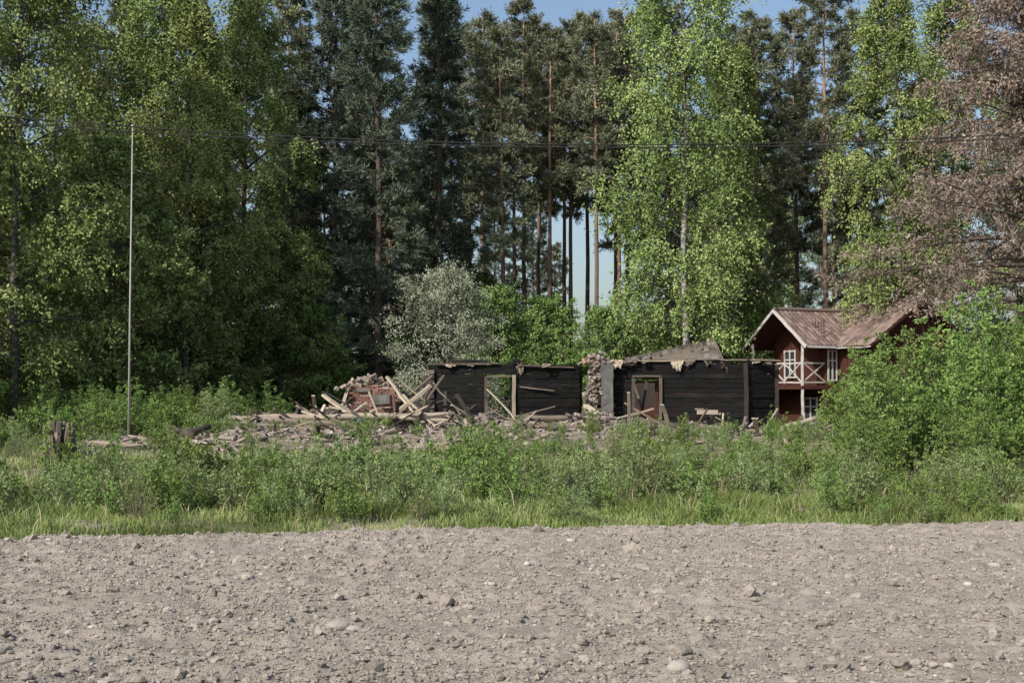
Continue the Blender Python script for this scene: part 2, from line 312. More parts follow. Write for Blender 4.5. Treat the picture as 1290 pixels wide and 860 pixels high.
for (i,x,y,s) in [(2,-20.5,74,1.05),(2,-14.6,77,1.05),(0,-11.6,73,.98),(0,-8.4,79,1.1),
                  (1,-1.6,76,.96),(0,-.4,72,.92),(1,.7,80,1.04),(3,1.9,74,.94),(1,3.2,78,.96),(3,4.4,73,.95),(1,4.6,86,1.08),(0,6.6,80,1.05),(1,1.6,86,1.05),(3,5.7,76,.96),(3,.2,88,1.08),(1,6.6,90,1.1),(3,3.0,82,1.0),(3,-2.6,84,1.05),
                  (2,12.9,75,1.04),(0,15.9,79,1.05),(1,15.5,70,1.0),(0,18.8,76,1.0),(2,22,81,1.1),(2,13.4,84,1.12),(0,9.2,82,1.1)]:
    inst(PIN[i],x,y,k*1.3,s); k+=1
for (i,x,y,s) in [(0,-6.3,67,1.0),(1,-9.2,73,1.0),(0,-4.0,77,1.02)]:
    inst(CEM[i],x,y,k*2.1,s); k+=1
inst(SPR,-3.6,70.5,0,1.03); inst(SPR,-11.5,76,2,.95)
inst(DEAD,18.8,50,1.0,1.0)
for (i,x,y,s) in [(0,-.8,69,.85),(0,1.8,70,.8),(0,4.4,68,.72),(0,-9,64,.7),(0,12.3,70,.75),(0,-2,75,1)]:
    inst(ROW[i],x,y,k*1.1,s); k+=1
inst(WIL,-2.6,59.5,.5,1,'silver_willow')
df=empty('distant_forest'); rng=np.random.default_rng(9)
for i in range(50):
    x=-52+104*(i+rng.random())/50; y=rng.uniform(93,112)
    gap=-0.05<x/y<0.085
    if gap and rng.random()<.55: continue
    me=[PIN[2],PIN[0],CEM[1],BIR[1],PIN[2]][rng.integers(5)]
    inst(me,x,y,rng.uniform(0,6),rng.uniform(.85,1.15)*(.62 if gap else 1),'forest_tree',df)
# ------------------------------------------------------------------ shrubs
def bush(name,H,R,ns,ntw,nlf,ll,lw,mat,seed,twl=.3,up=1.0):
    rng=np.random.default_rng(seed); mb=MB()
    a=rng.uniform(0,2*PI,ns); rr=np.sqrt(rng.random(ns)); tops=np.stack([np.cos(a)*rr*R,np.sin(a)*rr*R,H*(1-.45*rr**2)*rng.uniform(.55,1.15,ns)],1)
    base=np.stack([np.cos(a)*rr*R*.35,np.sin(a)*rr*R*.35,np.zeros(ns)],1)
    for q in range(ns):
        mid=(base[q]+tops[q])/2+np.array([0,0,.08*H]); mb.tube(np.array([base[q],mid,tops[q]]),[.006+.004*H,.004+.002*H,.002],3,0,.3,False,cap=False)
    n=ns*ntw; idx=np.repeat(np.arange(ns),ntw); t=(.12+.88*rng.random(n)**.8)
    st=base[idx]*((1-t)**2)[:,None]+2*(t*(1-t))[:,None]*((base+tops)/2+[0,0,.16*H])[idx]+(t**2)[:,None]*tops[idx]
    d=norm(rng.normal(size=(n,3))*[1,1,.6]+[0,0,.35*up]); tl=twl*H*rng.uniform(.4,1.2,n)*(1.15-t)
    tw=.5+.13*rng.normal(size=ns)[idx]+.12*rng.normal(size=n)
    N2=n*nlf; i2=np.repeat(np.arange(n),nlf)
    P=st[i2]+d[i2]*(tl[i2]*rng.random(N2))[:,None]+rng.normal(size=(N2,3))*.02
    P[:,2]=np.maximum(P[:,2],.02)
    D=rng.normal(size=(N2,3))*.7+d[i2]*.5; sz=rng.uniform(.6,1.35,N2)
    mb.leaves(P,D,ll*sz,lw*sz,1,np.clip(tw[i2]+.1*rng.normal(size=N2),0,1),rng)
    return mb.mesh(name,[M['twig'],M[mat]])
BIG=[bush('leafy_shrub',3.6,1.7,46,16,24,.068,.046,'bush',61),bush('leafy_shrub',3.4,1.6,40,16,24,.068,.042,'bush',62)]
MED=[bush('shrub',1.25,.7,20,9,12,.055,.036,'bush',63),bush('shrub',1.2,.65,20,9,13,.055,.02,'weed',64),bush('shrub',1.4,.8,22,9,11,.06,.04,'bush',65)]
WEED=[bush('weed',.65,.42,14,7,8,.05,.026,'weed',66,.3),bush('weed',.7,.36,15,7,8,.045,.03,'bush',67,.25),bush('weed',.85,.45,16,6,8,.06,.018,'weed',68,.2,2)]
for (i,x,y,s,r) in [(0,7.75,30.5,.78,0),(1,8.7,32.5,.95,2),(0,9.9,31,1.02,1),(1,9.3,34.5,1.0,3),(0,11.7,31,1.08,2),(0,11.4,34,1.12,4.4),(1,13.5,32,1.1,5),(0,7.2,28.9,.45,2.2),(1,9.2,28.3,.6,.6),(0,11.2,28,.65,1.9)]:
    inst(BIG[i],x,y,r,s)
for (i,x,y,s,r) in [(0,-.45,27.5,1.0,0),(2,-.9,28.4,.85,1),(1,-.1,28.6,.9,2),(0,-4.9,25,.75,3),(2,-4.2,25.6,.6,5),(1,2.1,29,.85,1),(0,3.0,30.5,.8,3),(2,1.6,27.5,.6,3),(1,5.0,28,.75,1),(0,5.9,29,.75,1),(2,4.1,27,.55,4)]:
    inst(MED[i],x,y,r,s)
for (i,x,y,s,r) in [(0,-12.6,47.5,.5,0),(1,-11.4,48.5,.55,1),(0,-10.4,51.5,.5,2),(1,-13.9,48,.6,4),(0,-9.3,54,.5,2)]:
    inst(BIG[i],x,y,r,(s*1.3,s*1.3,s))
ug=empty('undergrowth'); rng=np.random.default_rng(12)
for i in range(1150):
    y=19.5+29*rng.random()**1.45; x=rng.uniform(-1,1)*(.38*y+1.5)
    if y<yedge(x)+.8 or mound(x,y)>.15: continue
    if abs(x+11.3)<1.8 and y<36: continue
    if y>28 and -10.5<x<-1.2 and rng.random()<.62: continue
    if y>31 and x>-12 and rng.random()<.45: continue
    if fbm(np.array(x*.45),np.array(y*.45),77,2)<rng.uniform(.25,.57): continue
    g=WEED[rng.integers(3)] if rng.random()<.72 else MED[rng.integers(3)]
    s=rng.uniform(.5,1.2)*(.75 if g in MED else 1.0)
    lim=(.95 if y<29 else .65)
    if -14<x<10: s=min(s,lim)
    if y<yedge(x)+2.0: s*=.55
    inst(g,x,y,rng.uniform(0,6),(s,s,s*rng.uniform(.8,1.3)),'weed_clump',ug)
for i in range(70):
    x=rng.uniform(-11,10.5); y=rng.uniform(43,51); s=rng.uniform(.45,.95); inst(WEED[i%3],x,y,rng.uniform(0,6),s,'weed_clump',ug)
for i in range(34):
    x=rng.uniform(-16,-9.5); y=rng.uniform(43,54); inst(MED[rng.choice([0,1,2])],x,y,rng.uniform(0,6),rng.uniform(.6,1.25),'weed_clump',ug)
for i in range(16):
    inst(BIG[i%2],rng.uniform(-25,-14.5),rng.uniform(46,60),rng.uniform(0,6),rng.uniform(.5,1.1),'weed_clump',ug)
for i in range(64):
    y=rng.uniform(64,90); x=rng.uniform(-.4,.4)*y
    if 10<x<19 and y<68: continue
    if 4<x<11 and y<70: continue
    inst(BIG[i%2],x,y,rng.uniform(0,6),rng.uniform(.8,1.5),'weed_clump',ug)
for i in range(36):
    y=rng.uniform(92,115); x=-.08*y+.2*y*(i+.5)/36
    inst(BIG[i%2],x,y,rng.uniform(0,6),rng.uniform(1.3,2.3),'weed_clump',ug)
# grass
rng=np.random.default_rng(14); mb=MB()
def blades(n,off,hl,hh,wd,mat,base_t,ymax,thr=.12):
    y0=rng.random(n); x=rng.uniform(-1,1,n)*(.42*24+1.5)
    ye=yedge(x); y=ye+.05+off(y0)
    x=x*np.maximum(1,y/24)
    k=(y>yedge(x)-.1*rng.random(n))&(y<ymax)&(mound(x,y)<.12+.1*rng.random(n))&(fbm(x*.9,y*1.1,71,3)>rng.uniform(thr,.66,n)-.06*np.clip((y-yedge(x))*2,0,1)+np.where(x<-3.5,.1,0))
    x=x[k];y=y[k]; n=len(x)
    h=rng.uniform(hl,hh,n)*(.3+1.4*fbm(x*.9,y*.9,73,2)**1.5)*np.clip(.3+(y-yedge(x))*.6,.3,1)*np.where(y>27,.7,1)
    a=rng.uniform(0,2*PI,n); b=rng.uniform(.15,.9,n)*h; w=wd*rng.uniform(.7,1.3,n)
    s=rng.uniform(0,2*PI,n); sx=np.cos(s)*w/2; sy=np.sin(s)*w/2; z=gz(x,y)-.02
    dx=np.cos(a)*b;dy=np.sin(a)*b
    V=np.stack([np.stack([x-sx,y-sy,z],1),np.stack([x+sx,y+sy,z],1),
      np.stack([x+sx*.8+dx*.35,y+sy*.8+dy*.35,z+h*.6],1),np.stack([x-sx*.8+dx*.35,y-sy*.8+dy*.35,z+h*.6],1),np.stack([x+dx,y+dy,z+h*.92],1)],1)
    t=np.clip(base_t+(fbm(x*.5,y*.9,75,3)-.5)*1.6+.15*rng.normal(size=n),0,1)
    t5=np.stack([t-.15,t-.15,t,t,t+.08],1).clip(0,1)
    F=np.arange(n)[:,None]*5; n0=mb.n
    mb.add(V,F+np.array([[0,1,2,3]]),mat,t5.ravel()); mb.F.append((F+n0+np.array([[3,2,4]]),mat,False))
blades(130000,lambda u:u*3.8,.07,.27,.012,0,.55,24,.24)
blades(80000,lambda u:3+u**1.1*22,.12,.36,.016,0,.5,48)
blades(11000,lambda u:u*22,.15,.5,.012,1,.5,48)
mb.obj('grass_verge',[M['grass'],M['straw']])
# ------------------------------------------------------------------ burnt log house
rng=np.random.default_rng(20)
house=empty('burnt_log_house')
rr_=[(.8,-1),(1,-.8),(1,.8),(.8,1),(-.8,1),(-1,.8),(-1,-.8),(-.8,-1)]
def log_wall(A,B,htop,opens=(),name='log_wall',lh=.185,jag=.1):
    mb=MB(); A=np.array(A,float);B=np.array(B,float); Lw=np.linalg.norm(B-A); d=(B-A)/Lw
    n=int(max(htop(t) for t in np.linspace(0,1,20))/lh)+1
    for i in range(n):
        z=(i+.5)*lh
        tt=np.linspace(0,1,80); ok=np.array([htop(t)>z-lh*.3 for t in tt])
        if not ok.any(): continue
        a=tt[ok][0]*Lw; b_=tt[ok][-1]*Lw
        segs=[(a-rng.uniform(0,jag),b_+rng.uniform(0,jag))]
        for (o0,o1,z0,z1) in opens:
            if z0<z<z1:
                ns=[]
                for (p,q) in segs:
                    if p<o0<q: ns.append((p,o0-rng.uniform(0,.04)))
                    if p<o1<q: ns.append((o1+rng.uniform(0,.04),q))
                    if q<=o0 or p>=o1: ns.append((p,q))
                segs=ns
        for (p,q) in segs:
            if q-p<.08: continue
            k=max(3,int((q-p)/.22)); s=np.linspace(p,q,k); off=rng.normal(0,.015)
            P=np.stack([A[0]+d[0]*s+off*-d[1],A[1]+d[1]*s+off*d[0],np.full(k,z)+rng.normal(0,.007,k)],1)
            mb.tube(P,rng.normal(lh*.495,.005,k),8,0,np.clip(.42+rng.normal(0,.22)+rng.normal(0,.09,k),0,1),False,.04,rng,prof=np.array(rr_)*[.85,1])
    return mb.obj(name,[M['char']],house)
def ragged(h,a=.12): return lambda t:h+(float(vnoise(np.array(t*14),np.array(h*7.),80))-.5)*a
log_wall((-3.1,55.2),(0.02,55.0),ragged(2.95,.2),[(2.1,3.02,.15,2.5)],jag=.12)
log_wall((0.12,55.0),(2.55,55.5),lambda t:2.95-.12*t+(.2 if t<.06 else 0))
log_wall((-3.0,55.3),(-3.75,60.5),ragged(2.8,.5),jag=.25)
log_wall((3.95,54.7),(8.85,54.3),ragged(3.0,.06),[(.68,1.72,.12,2.45)])
log_wall((8.95,54.25),(10.15,54.9),ragged(3.02,.05),jag=.05)
log_wall((10.1,55.0),(11.0,60.5),ragged(2.9,.4))
log_wall((2.3,55.6),(2.9,60.5),ragged(2.7,.5))
log_wall((5.75,55.2),(6.3,59.5),ragged(2.5,.5))
mb=MB()
def beam(A,B,w,h=None,mat=0,tint=.6,jit=.04,rnd=False,wob=.008):
    A=np.array(A,float);B=np.array(B,float); L_=np.linalg.norm(B-A); k=max(2,int(L_/.4)+1)
    P=A+(B-A)*np.linspace(0,1,k)[:,None]+rng.normal(0,wob,(k,3))
    h=h or w
    if rnd: mb.tube(P,w/2,8,mat,np.clip(tint+rng.normal(0,.05,k),0,1),True,jit,rng)
    else: mb.tube(P,1,4,mat,np.clip(tint+rng.normal(0,.04,k),0,1),False,jit,rng,prof=np.array([(1,-1),(1,1),(-1,1),(-1,-1)])*[w/2,h/2])
beam((3.85,54.62,3.1),(7.0,54.4,3.08),.24,.06,0,.5); beam((6.6,54.36,3.15),(10.25,54.3,3.1),.16,.05,0,.45)
beam((8.9,54.12,.05),(8.9,54.14,3.0),.17,.14,0,.0); beam((10.2,54.8,.1),(10.2,54.8,2.95),.14,.14,0,.03)
beam((.07,54.86,.1),(.08,54.86,2.55),.08,.14,0,.55); beam((-1.02,54.95,.1),(-1.0,54.95,2.5),.05,.12,0,.2); beam((-1.0,54.93,2.5),(.05,54.87,2.52),.07,.06,0,.3)
beam((4.63,54.45,.1),(4.64,54.45,2.45),.06,.12,0,.15); beam((5.68,54.4,.1),(5.68,54.4,2.5),.06,.12,0,.25); beam((4.6,54.43,2.5),(5.7,54.38,2.5),.06,.07,0,.25)
beam((.3,54.9,2.1),(1.6,55.1,1.95),.05,.05,0,.4); beam((.25,54.85,2.93),(2.4,55.35,2.85),.1,.05,0,.3)
beam((-3.0,54.98,2.98),(-.5,54.9,3.0),.1,.05,0,.25)
beam((4.9,55.5,.1),(5.3,55.9,2.3),.1,.1,0,.15); beam((5.4,55.8,.4),(4.8,56.2,2.2),.08,.1,0,.3); beam((4.6,57.5,1.75),(5.75,57.4,1.8),.5,.95,0,.02)  # last piece: near-black slab added behind the doorway to stand for its dark interior
mb.box((7.45,54.28,1.13),(.8,.05,.17),0,.66,(1,-.07,0),(0.07,1,0)); mb.box((7.75,54.29,1.06),(.45,.05,.09),0,.5,(1,-.07,.05),(0.07,1,0)); mb.box((7.15,54.29,1.24),(.35,.04,.07),0,.45,(1,-.07,-.05),(0.07,1,0))
for i in range(14):
    z=.2+i*.19; beam((-3.3+rng.uniform(-.22,.15),55.1,z),(-3.0,55.05,z),.14,.15,0,rng.choice([.05,.1,.15,.3,.5]))
mb.obj('timber_frame',[M['wood']],house)
mb=MB()
for cx,w_,d_ in [(4.0,.5,.3),(4.5,.6,.15),(5.1,.35,.12),(6.3,.5,.33),(6.75,.35,.2),(7.5,.4,.18),(8.1,.3,.4),(9.3,.4,.12),(9.8,.3,.18),(-2.4,.5,.12),(-1.6,.4,.1),(.3,.3,.3),(1.3,.4,.12)]:
    nx,ny=7,5; X,Y=np.meshgrid(np.linspace(-.5,.5,nx),np.linspace(0,1,ny),indexing='ij')
    Z=(3.13 if cx>2 else 3.0)-Y*d_*(1+rng.normal(0,.25,X.shape)*(Y>0)); yy=(54.3 if cx>2 else 54.88)+.12*(1-Y)+rng.normal(0,.03,X.shape)-(.07 if cx>2 else .03); xx=cx+X*w_*(1-.3*Y)+rng.normal(0,.03,X.shape)
    I=np.arange(nx*ny).reshape(nx,ny); F=np.stack([I[:-1,:-1],I[1:,:-1],I[1:,1:],I[:-1,1:]],-1).reshape(-1,4)
    mb.add(np.stack([xx,yy,Z],-1),F,0,rng.choice([.15,.3,.45,.6,.75]))
mb.obj('torn_roofing_felt',[M['wood']],house)
mb=MB()
P=np.array([[3.62,54.45,z] for z in np.linspace(0,2.95,9)]); mb.tube(P,1,8,0,.5,False,.03,rng,prof=np.array([(.36,-.22),(.38,0),(.36,.22),(0,.24),(-.36,.22),(-.37,0),(-.36,-.22),(0,-.24)]))
mb.obj('chimney_slab',[M['plaster']],house)
mb=MB(); n=620
t=rng.random(n); z=t*3.15; cx=2.98+.28*t+rng.normal(0,.15,n)-.35*(1-t)**3; cy=54.55+rng.normal(0,.16,n)-.35*(1-t)
mb.boxes(np.stack([cx,cy,z],1),np.stack([rng.uniform(.08,.24,n),rng.uniform(.08,.16,n),rng.uniform(.04,.1,n)],1),rng,.5,0,rng.choice([.12,.22,.3,.38,.45,.55,.62],n))
n=70; mb.boxes(np.stack([3.35+rng.normal(0,.22,n),54.5+rng.normal(0,.12,n),2.98+np.abs(rng.normal(0,.12,n))],1),np.stack([rng.uniform(.12,.26,n),rng.uniform(.1,.2,n),rng.uniform(.07,.12,n)],1),rng,.35,0,rng.choice([.3,.45,.55,.64,.9],n))
mb.obj('chimney_masonry',[M['rubble']],house)
# ------------------------------------------------------------------ rubble & timbers
pile=empty('demolition_debris')
mb=MB()
for r in range(15):
    for c in range(7):
        if r>11 and rng.random()<.3+.15*(r-11): continue
        z=1.0+r*.085; x=-5.75+c*.235+(.115 if r%2 else 0)
        mb.box((x+rng.normal(0,.008),51.6+rng.normal(0,.015),z),(.225,.5,.075),0,rng.uniform(.2,.85))
mb.box((-4.7,51.3,1.62),(.6,.08,.35),1,.5,(1,0,.06)); mb.box((-5.35,51.3,1.95),(.5,.09,.12),1,.5)
mb.obj('brick_stub',[M['brick'],M['plaster']],pile)
mb=MB()
x=np.concatenate([rng.normal(-5.3,2.4,2600),rng.normal(-8.3,1.9,1100),rng.uniform(-3.5,11.5,2000),rng.uniform(-12.0,0,1300),rng.uniform(-2,9,300)]); y=np.concatenate([rng.normal(51.6,1.6,2600),rng.normal(49.0,2.0,1100),rng.normal(51.4,1.4,2000),rng.uniform(37,48,1300),rng.uniform(40,48,300)])
k=((y<54.0)|(x<-3.5))&(fbm(x*.8,y*.8,91,3)>.4+.1*rng.normal(size=len(x))); x=x[k];y=y[k]; n=len(x)
z=gz(x,y)+rng.uniform(-.03,.1,n)
big=rng.random(n)<.14
d=np.where(big[:,None],np.stack([rng.uniform(.4,1.5,n),rng.uniform(.05,.13,n),rng.uniform(.02,.06,n)],1),np.stack([rng.uniform(.07,.26,n),rng.uniform(.05,.15,n),rng.uniform(.03,.1,n)],1))
mb.boxes(np.stack([x,y,z],1),d,rng,.28,0,rng.choice([.05,.12,.22,.3,.4,.5,.55,.62,.7,.8,.97],n,p=[.12,.1,.08,.1,.13,.13,.11,.1,.08,.02,.03]))
n=70; x=rng.normal(-5.1,.45,n); mb.boxes(np.stack([x,51.7+rng.normal(0,.25,n),2.2+rng.random(n)*.3-np.abs(x+5.1)*.3],1),np.stack([rng.uniform(.14,.3,n),rng.uniform(.1,.2,n),rng.uniform(.07,.14,n)],1),rng,.4,0,rng.choice([.2,.3,.45,.5,.6,.8],n))
mb.obj('rubble_bits',[M['rubble']],pile)
mb=MB()
for (A,B,w,t,rd) in [((-9.95,49.5,.65),(-2.1,50.9,1.05),.25,.68,True),((-8.6,49,.5),(-4.9,49.7,.7),.23,.5,True),((-9.3,48.3,.3),(-6.7,48.8,.3),.2,.5,True),
   ((-4.5,51.2,2.4),(-3.35,50.8,.95),.18,.85,False),((-2.95,51.2,2.1),(-4.45,50.6,.75),.25,.7,False),((-6.8,51.2,1.8),(-5.5,50.5,.9),.2,.9,False),((-6.5,50.8,1.35),(-4.95,50.5,.95),.15,.75,False),
   ((-4.05,52.5,1.55),(-3.0,53.5,2.5),.15,.25,False),((-4.0,52.2,1.9),(-2.4,50.8,.1),.16,.1,False),((-3.4,51,1.3),(-4.9,50,.2),.2,.15,False),((-4.2,50.5,.98),(-1.55,51,.66),.2,.76,True),
   ((-2.5,53.5,1.9),(-2.5,52.5,.2),.12,.08,False),((-2.0,51.5,.2),(-1.35,53.2,1.4),.12,.08,False),((-5.9,52.0,2.3),(-6.2,51.2,1.0),.13,.6,False),((-4.2,52,2.4),(-3.1,51.8,1.5),.12,.5,False),
   ((-7.4,50.2,1.2),(-5.9,49.6,.8),.14,.8,False),((-3.9,51.0,1.8),(-2.7,50.4,.6),.12,.85,False),((-3.6,50.8,.8),(-2.6,51.6,1.7),.13,.15,False),((-6.1,50.4,.9),(-5.2,50.9,1.5),.12,.85,False),((-7.9,49.8,.7),(-6.9,50.3,1.3),.12,.4,False),
   ((2.8,54,1.4),(3.35,52.5,.4),.2,.88,False),((2.25,52,.9),(3.25,51,.35),.17,.78,False),((.15,51.8,.7),(2.15,51,.4),.2,.3,True),((.3,50.8,.4),(2.5,50.2,.35),.18,.4,False),((1.3,51.5,.6),(3.2,50.3,.3),.16,.25,False),
   ((-.15,52.3,.9),(1.55,50.5,.3),.14,.65,False),((3.25,50.6,.35),(5.1,52,.6),.14,.5,False),((4.5,51.8,.6),(6.7,51,.4),.18,.25,True),((6.75,51.5,.5),(8.9,50.5,.35),.15,.45,False),
   ((9.8,51.5,.35),(11.3,52.5,.95),.2,.7,True),((8.1,51,.4),(11.1,50.5,.4),.14,.6,False),((9.9,50,.35),(11.3,50.5,.4),.16,.3,False),
   ((-7.65,46.5,.4),(-5.4,47.5,.5),.18,.72,True),((-8.7,45,.35),(-7.1,46,.5),.14,.6,False),((-5.6,44.5,.4),(-3.9,46.5,.5),.14,.65,False),((-9.2,42,.4),(-7.4,42.6,.45),.16,.65,True),((-6.8,42,.3),(-5.3,43,.4),.12,.5,False),
   ((-11.6,39,.45),(-9.75,38,.4),.14,.5,True),((-11.2,38,.35),(-10.3,39,.6),.12,.6,False),((-10.7,37,.3),(-9.5,38.5,.5),.1,.7,False),((-10.1,41,.45),(-9.4,42,.7),.22,.5,True),((-10.1,42,.75),(-9.1,41,.35),.22,.15,True),((-9.6,41.5,.3),(-8.9,42,.85),.18,.1,True),
   ((-11.7,35.5,.2),(-10.6,36.2,.3),.12,.55,True),((-10,48.5,.85),(-9.2,47.5,.3),.16,.3,False),((-10.4,47,.4),(-8.6,48,.6),.22,.15,True)]:
    A=list(A);B=list(B)
    for q in (A,B): q[2]=max(q[2],float(gz(q[0],q[1]))+.08)
    beam(A,B,w,w*(.45 if not rd else 1),0,t,jit=.06,rnd=rd,wob=.015)
for i in range(105):
    x=rng.normal(-4.7,1.8) if i<60 else (rng.uniform(-2,10.5) if i<85 else rng.uniform(-11,-3)); y=rng.normal(51.0,.8) if i<85 else rng.uniform(40,48); g=float(gz(x,y)); a=rng.uniform(0,2*PI); l=rng.uniform(.6,2.1); e=abs(rng.normal(0,.42))*(1 if i<85 else .25)
    A=np.array([x,y,g+.02]); B=A+l*np.array([np.cos(a)*np.cos(e),np.sin(a)*np.cos(e)*.6,np.sin(e)+.05]); beam(A,B,rng.uniform(.06,.15),rng.uniform(.03,.06),0,rng.choice([.05,.15,.35,.5,.65,.78,.9]),jit=.06,wob=.015)
mb.obj('fallen_timbers',[M['wood']],pile)
mb=MB(); V,F=I2
for c,s in [((-5.25,49.4,.88),.22),((-5.0,46.2,.62),.22)]:
    mb.add(V*s*[.6,.5,.35]*(1+rng.normal(0,.15,(len(V),1)))+np.array(c),F,0,.5)
mb.obj('blue_tarp',[M['blue']],pile)
mb=MB()
for i in range(34):
    a=i*2.4; r=.36*math.sqrt((i+.5)/34); h=1.12-rng.uniform(0,.4); lx=rng.normal(0,.04)
    mb.tube(np.array([(-11.25+math.cos(a)*r*(1+.1*z)+lx*z,35.5+math.sin(a)*r,z) for z in (-.05,.3,.6,h)]),[.085,.08,.075,.03+rng.uniform(0,.03)],5,0,np.clip(np.array([.08,.12,.18,.3])+rng.normal(0,.12),0,1),False,.2,rng)
mb.obj('charred_tree_stump',[M['wood']])
fp=MB(); g=float(gz(-11.3,42))
fp.tube([(-11.3,42,g-.1),(-11.3,42,4),(-11.28,42,9.7)],[.036,.028,.017],10,0,.5); fpo=fp.obj('flagpole',[M['pole']])
f2=MB(); f2.add(I2[0]*.045+[-11.28,42,9.75],I2[1],0,.5,True); f2.box((-11.3,42,g+.05),(.25,.25,.2),0,.3); f2.obj('flagpole_knob',[M['pole']],fpo)
pl=empty('power_line')
for (zz,dy,kk) in [(7.87,0,.00255),(8.0,.35,.0029)]:
    w=MB(); xs=np.linspace(-28,34,60); w.tube(np.stack([xs,35+dy+0*xs,zz+kk*(xs-3)**2],1),.015,5,0,.5,cap=False); w.obj('wire',[M['wire']],pl)
for x in (-28,34):
    w=MB(); w.tube([(x,35.2,-.2),(x,35.2,5),(x,35.2,11.2)],[.16,.14,.11],10,0,.5); w.box((x,35.2,10.4),(.1,1.4,.1),0,.5); w.obj('utility_pole',[M['upole']],pl)
# ------------------------------------------------------------------ roofs, cottage & shed
def roof(mb,R0,R1,E0,E1,mat=0,col=.24,row=.34,amp=.03,th=.06):
    R0,R1,E0,E1=[np.array(q,float) for q in (R0,R1,E0,E1)]
    Lu=np.linalg.norm(R1-R0); Lv=np.linalg.norm(E0-R0); nu=int(Lu/col*6)+1; rows=int(Lv/row); nv=rows*3+1
    n=norm(np.cross(R1-R0,E0-R0)); n=n if n[2]>0 else -n
    u=np.linspace(0,1,nu); v=np.linspace(0,1,nv); U,Vv=np.meshgrid(u,v,indexing='ij')
    P=(R0*(1-U[...,None])+R1*U[...,None])*(1-Vv[...,None])+(E0*(1-U[...,None])+E1*U[...,None])*Vv[...,None]
    ph=(np.arange(nv)%3)/3.; h=np.abs(np.sin(U*Lu/col*PI))*amp+ph[None]*amp*1.3
    ti=np.floor(U*Lu/col).astype(int); tj=np.broadcast_to((np.arange(nv)//3)[None],ti.shape)
    tt=np.random.default_rng(3).random((400,100))[ti%400,tj%100]
    P=P+n*h[...,None]
    I=np.arange(nu*nv).reshape(nu,nv); F=np.stack([I[:-1,:-1],I[1:,:-1],I[1:,1:],I[:-1,1:]],-1).reshape(-1,4)
    mb.add(P,F,mat,tt.ravel(),False)
    q=[R0,R1,E1,E0]; V=np.array([c-n*.015 for c in q]+[c-n*(.015+th) for c in q])
    mb.add(V,np.array([[0,1,2,3],[7,6,5,4],[0,4,5,1],[1,5,6,2],[2,6,7,3],[3,7,4,0]]),mat+1,.5)
cot=empty('red_cottage')
O=np.array([11.8,64.]);u=np.array([.9,.43]);u/=np.linalg.norm(u);v=np.array([.43,-.9]);v/=np.linalg.norm(v)
def W(a,b,z): q=O+u*a+v*b; return np.array([q[0],q[1],z])
U3=(u[0],u[1],0); V3=(-v[0],-v[1],0)
mb=MB()
roof(mb,W(0,0,5.6),W(7.5,0,5.6),W(0,2.35,3.95),W(7.5,2.35,3.95)); roof(mb,W(0,0,5.6),W(7.5,0,5.6),W(0,-2.35,3.95),W(7.5,-2.35,3.95))
roof(mb,W(4.6,-.6,5.85),W(4.6,4.6,5.95),W(1.65,-.6,3.9),W(1.65,4.6,3.9)); roof(mb,W(4.6,-.6,5.85),W(4.6,4.6,5.95),W(7.6,-.6,3.9),W(7.6,4.6,3.9))
for (p,q) in [(W(0,0,5.66),W(7.5,0,5.66)),(W(4.6,-.6,5.91),W(4.6,4.6,6.01))]:
    mb.tube(np.linspace(p,q,20),.1,8,0,.5,False,.05,rng)
mb.obj('tile_roof',[M['tile'],M['red']],cot)
mb=MB()
def wallbox(a0,a1,b0,b1,z0,z1,mat=0): mb.box(W((a0+a1)/2,(b0+b1)/2,(z0+z1)/2),(a1-a0,b1-b0,z1-z0),mat,.5,U3,V3)
wallbox(1.4,7.3,-1.9,1.9,-.1,4.1); wallbox(2.1,7.2,1.95,4.1,-.1,3.95)
V=[W(1.41,-2.0,4.1),W(1.41,2.0,4.1),W(1.41,0,5.5),W(1.51,-2.0,4.1),W(1.51,2.0,4.1),W(1.51,0,5.5)]; mb.add(V,np.array([[0,1,2],[5,4,3]]),0,.5)
V=[W(2.2,4.08,3.9),W(7.1,4.08,3.9),W(4.65,4.08,5.65)]; mb.add(V,np.array([[0,1,2]]),0,.5)
wallbox(.1,1.4,-1.9,1.9,2.05,2.2)
for bb in np.arange(-1.8,1.9,.2): mb.box(W(1.385,bb,3.1),(.02,.04,4.0),0,.5,U3,V3)
for aa in np.arange(1.5,2.1,.2): mb.box(W(aa,1.915,2),(.04,.03,4.0),0,.5,U3,V3)
for bb in np.arange(2.1,4.1,.2): mb.box(W(2.085,bb,1.9),(.03,.04,3.9),0,.5,U3,V3)
mb.obj('board_walls',[M['red']],cot)
mb=MB()
for sgn in (1,-1):
    beam(W(-.04,0,5.58),W(-.04,sgn*2.4,3.9),.05,.14,0,.5,jit=0)
    beam(W(.15,sgn*1.85,2.2),W(.15,sgn*1.85,4.15),.1,.1,0,.5,jit=0)
    beam(W(.15,sgn*1.85,0),W(.15,sgn*1.85,2.05),.1,.1,0,.5,jit=0)
for zz in (2.35,3.2): beam(W(.12,-1.8,zz),W(.12,1.8,zz),.05,.06,0,.5,jit=0); beam(W(.2,1.86,zz),W(1.35,1.86,zz),.05,.06,0,.5,jit=0)
for b0 in (-1.8,-.6,.6):
    beam(W(.1,b0,2.38),W(.1,b0+1.2,3.18),.04,.05,0,.5,jit=0); beam(W(.14,b0,3.18),W(.14,b0+1.2,2.38),.04,.05,0,.5,jit=0); beam(W(.12,b0,2.3),W(.12,b0,3.2),.05,.05,0,.5,jit=0)
beam(W(.2,1.84,2.38),W(1.35,1.84,3.18),.04,.05,0,.5,jit=0); beam(W(.2,1.88,3.18),W(1.35,1.88,2.38),.04,.05,0,.5,jit=0)
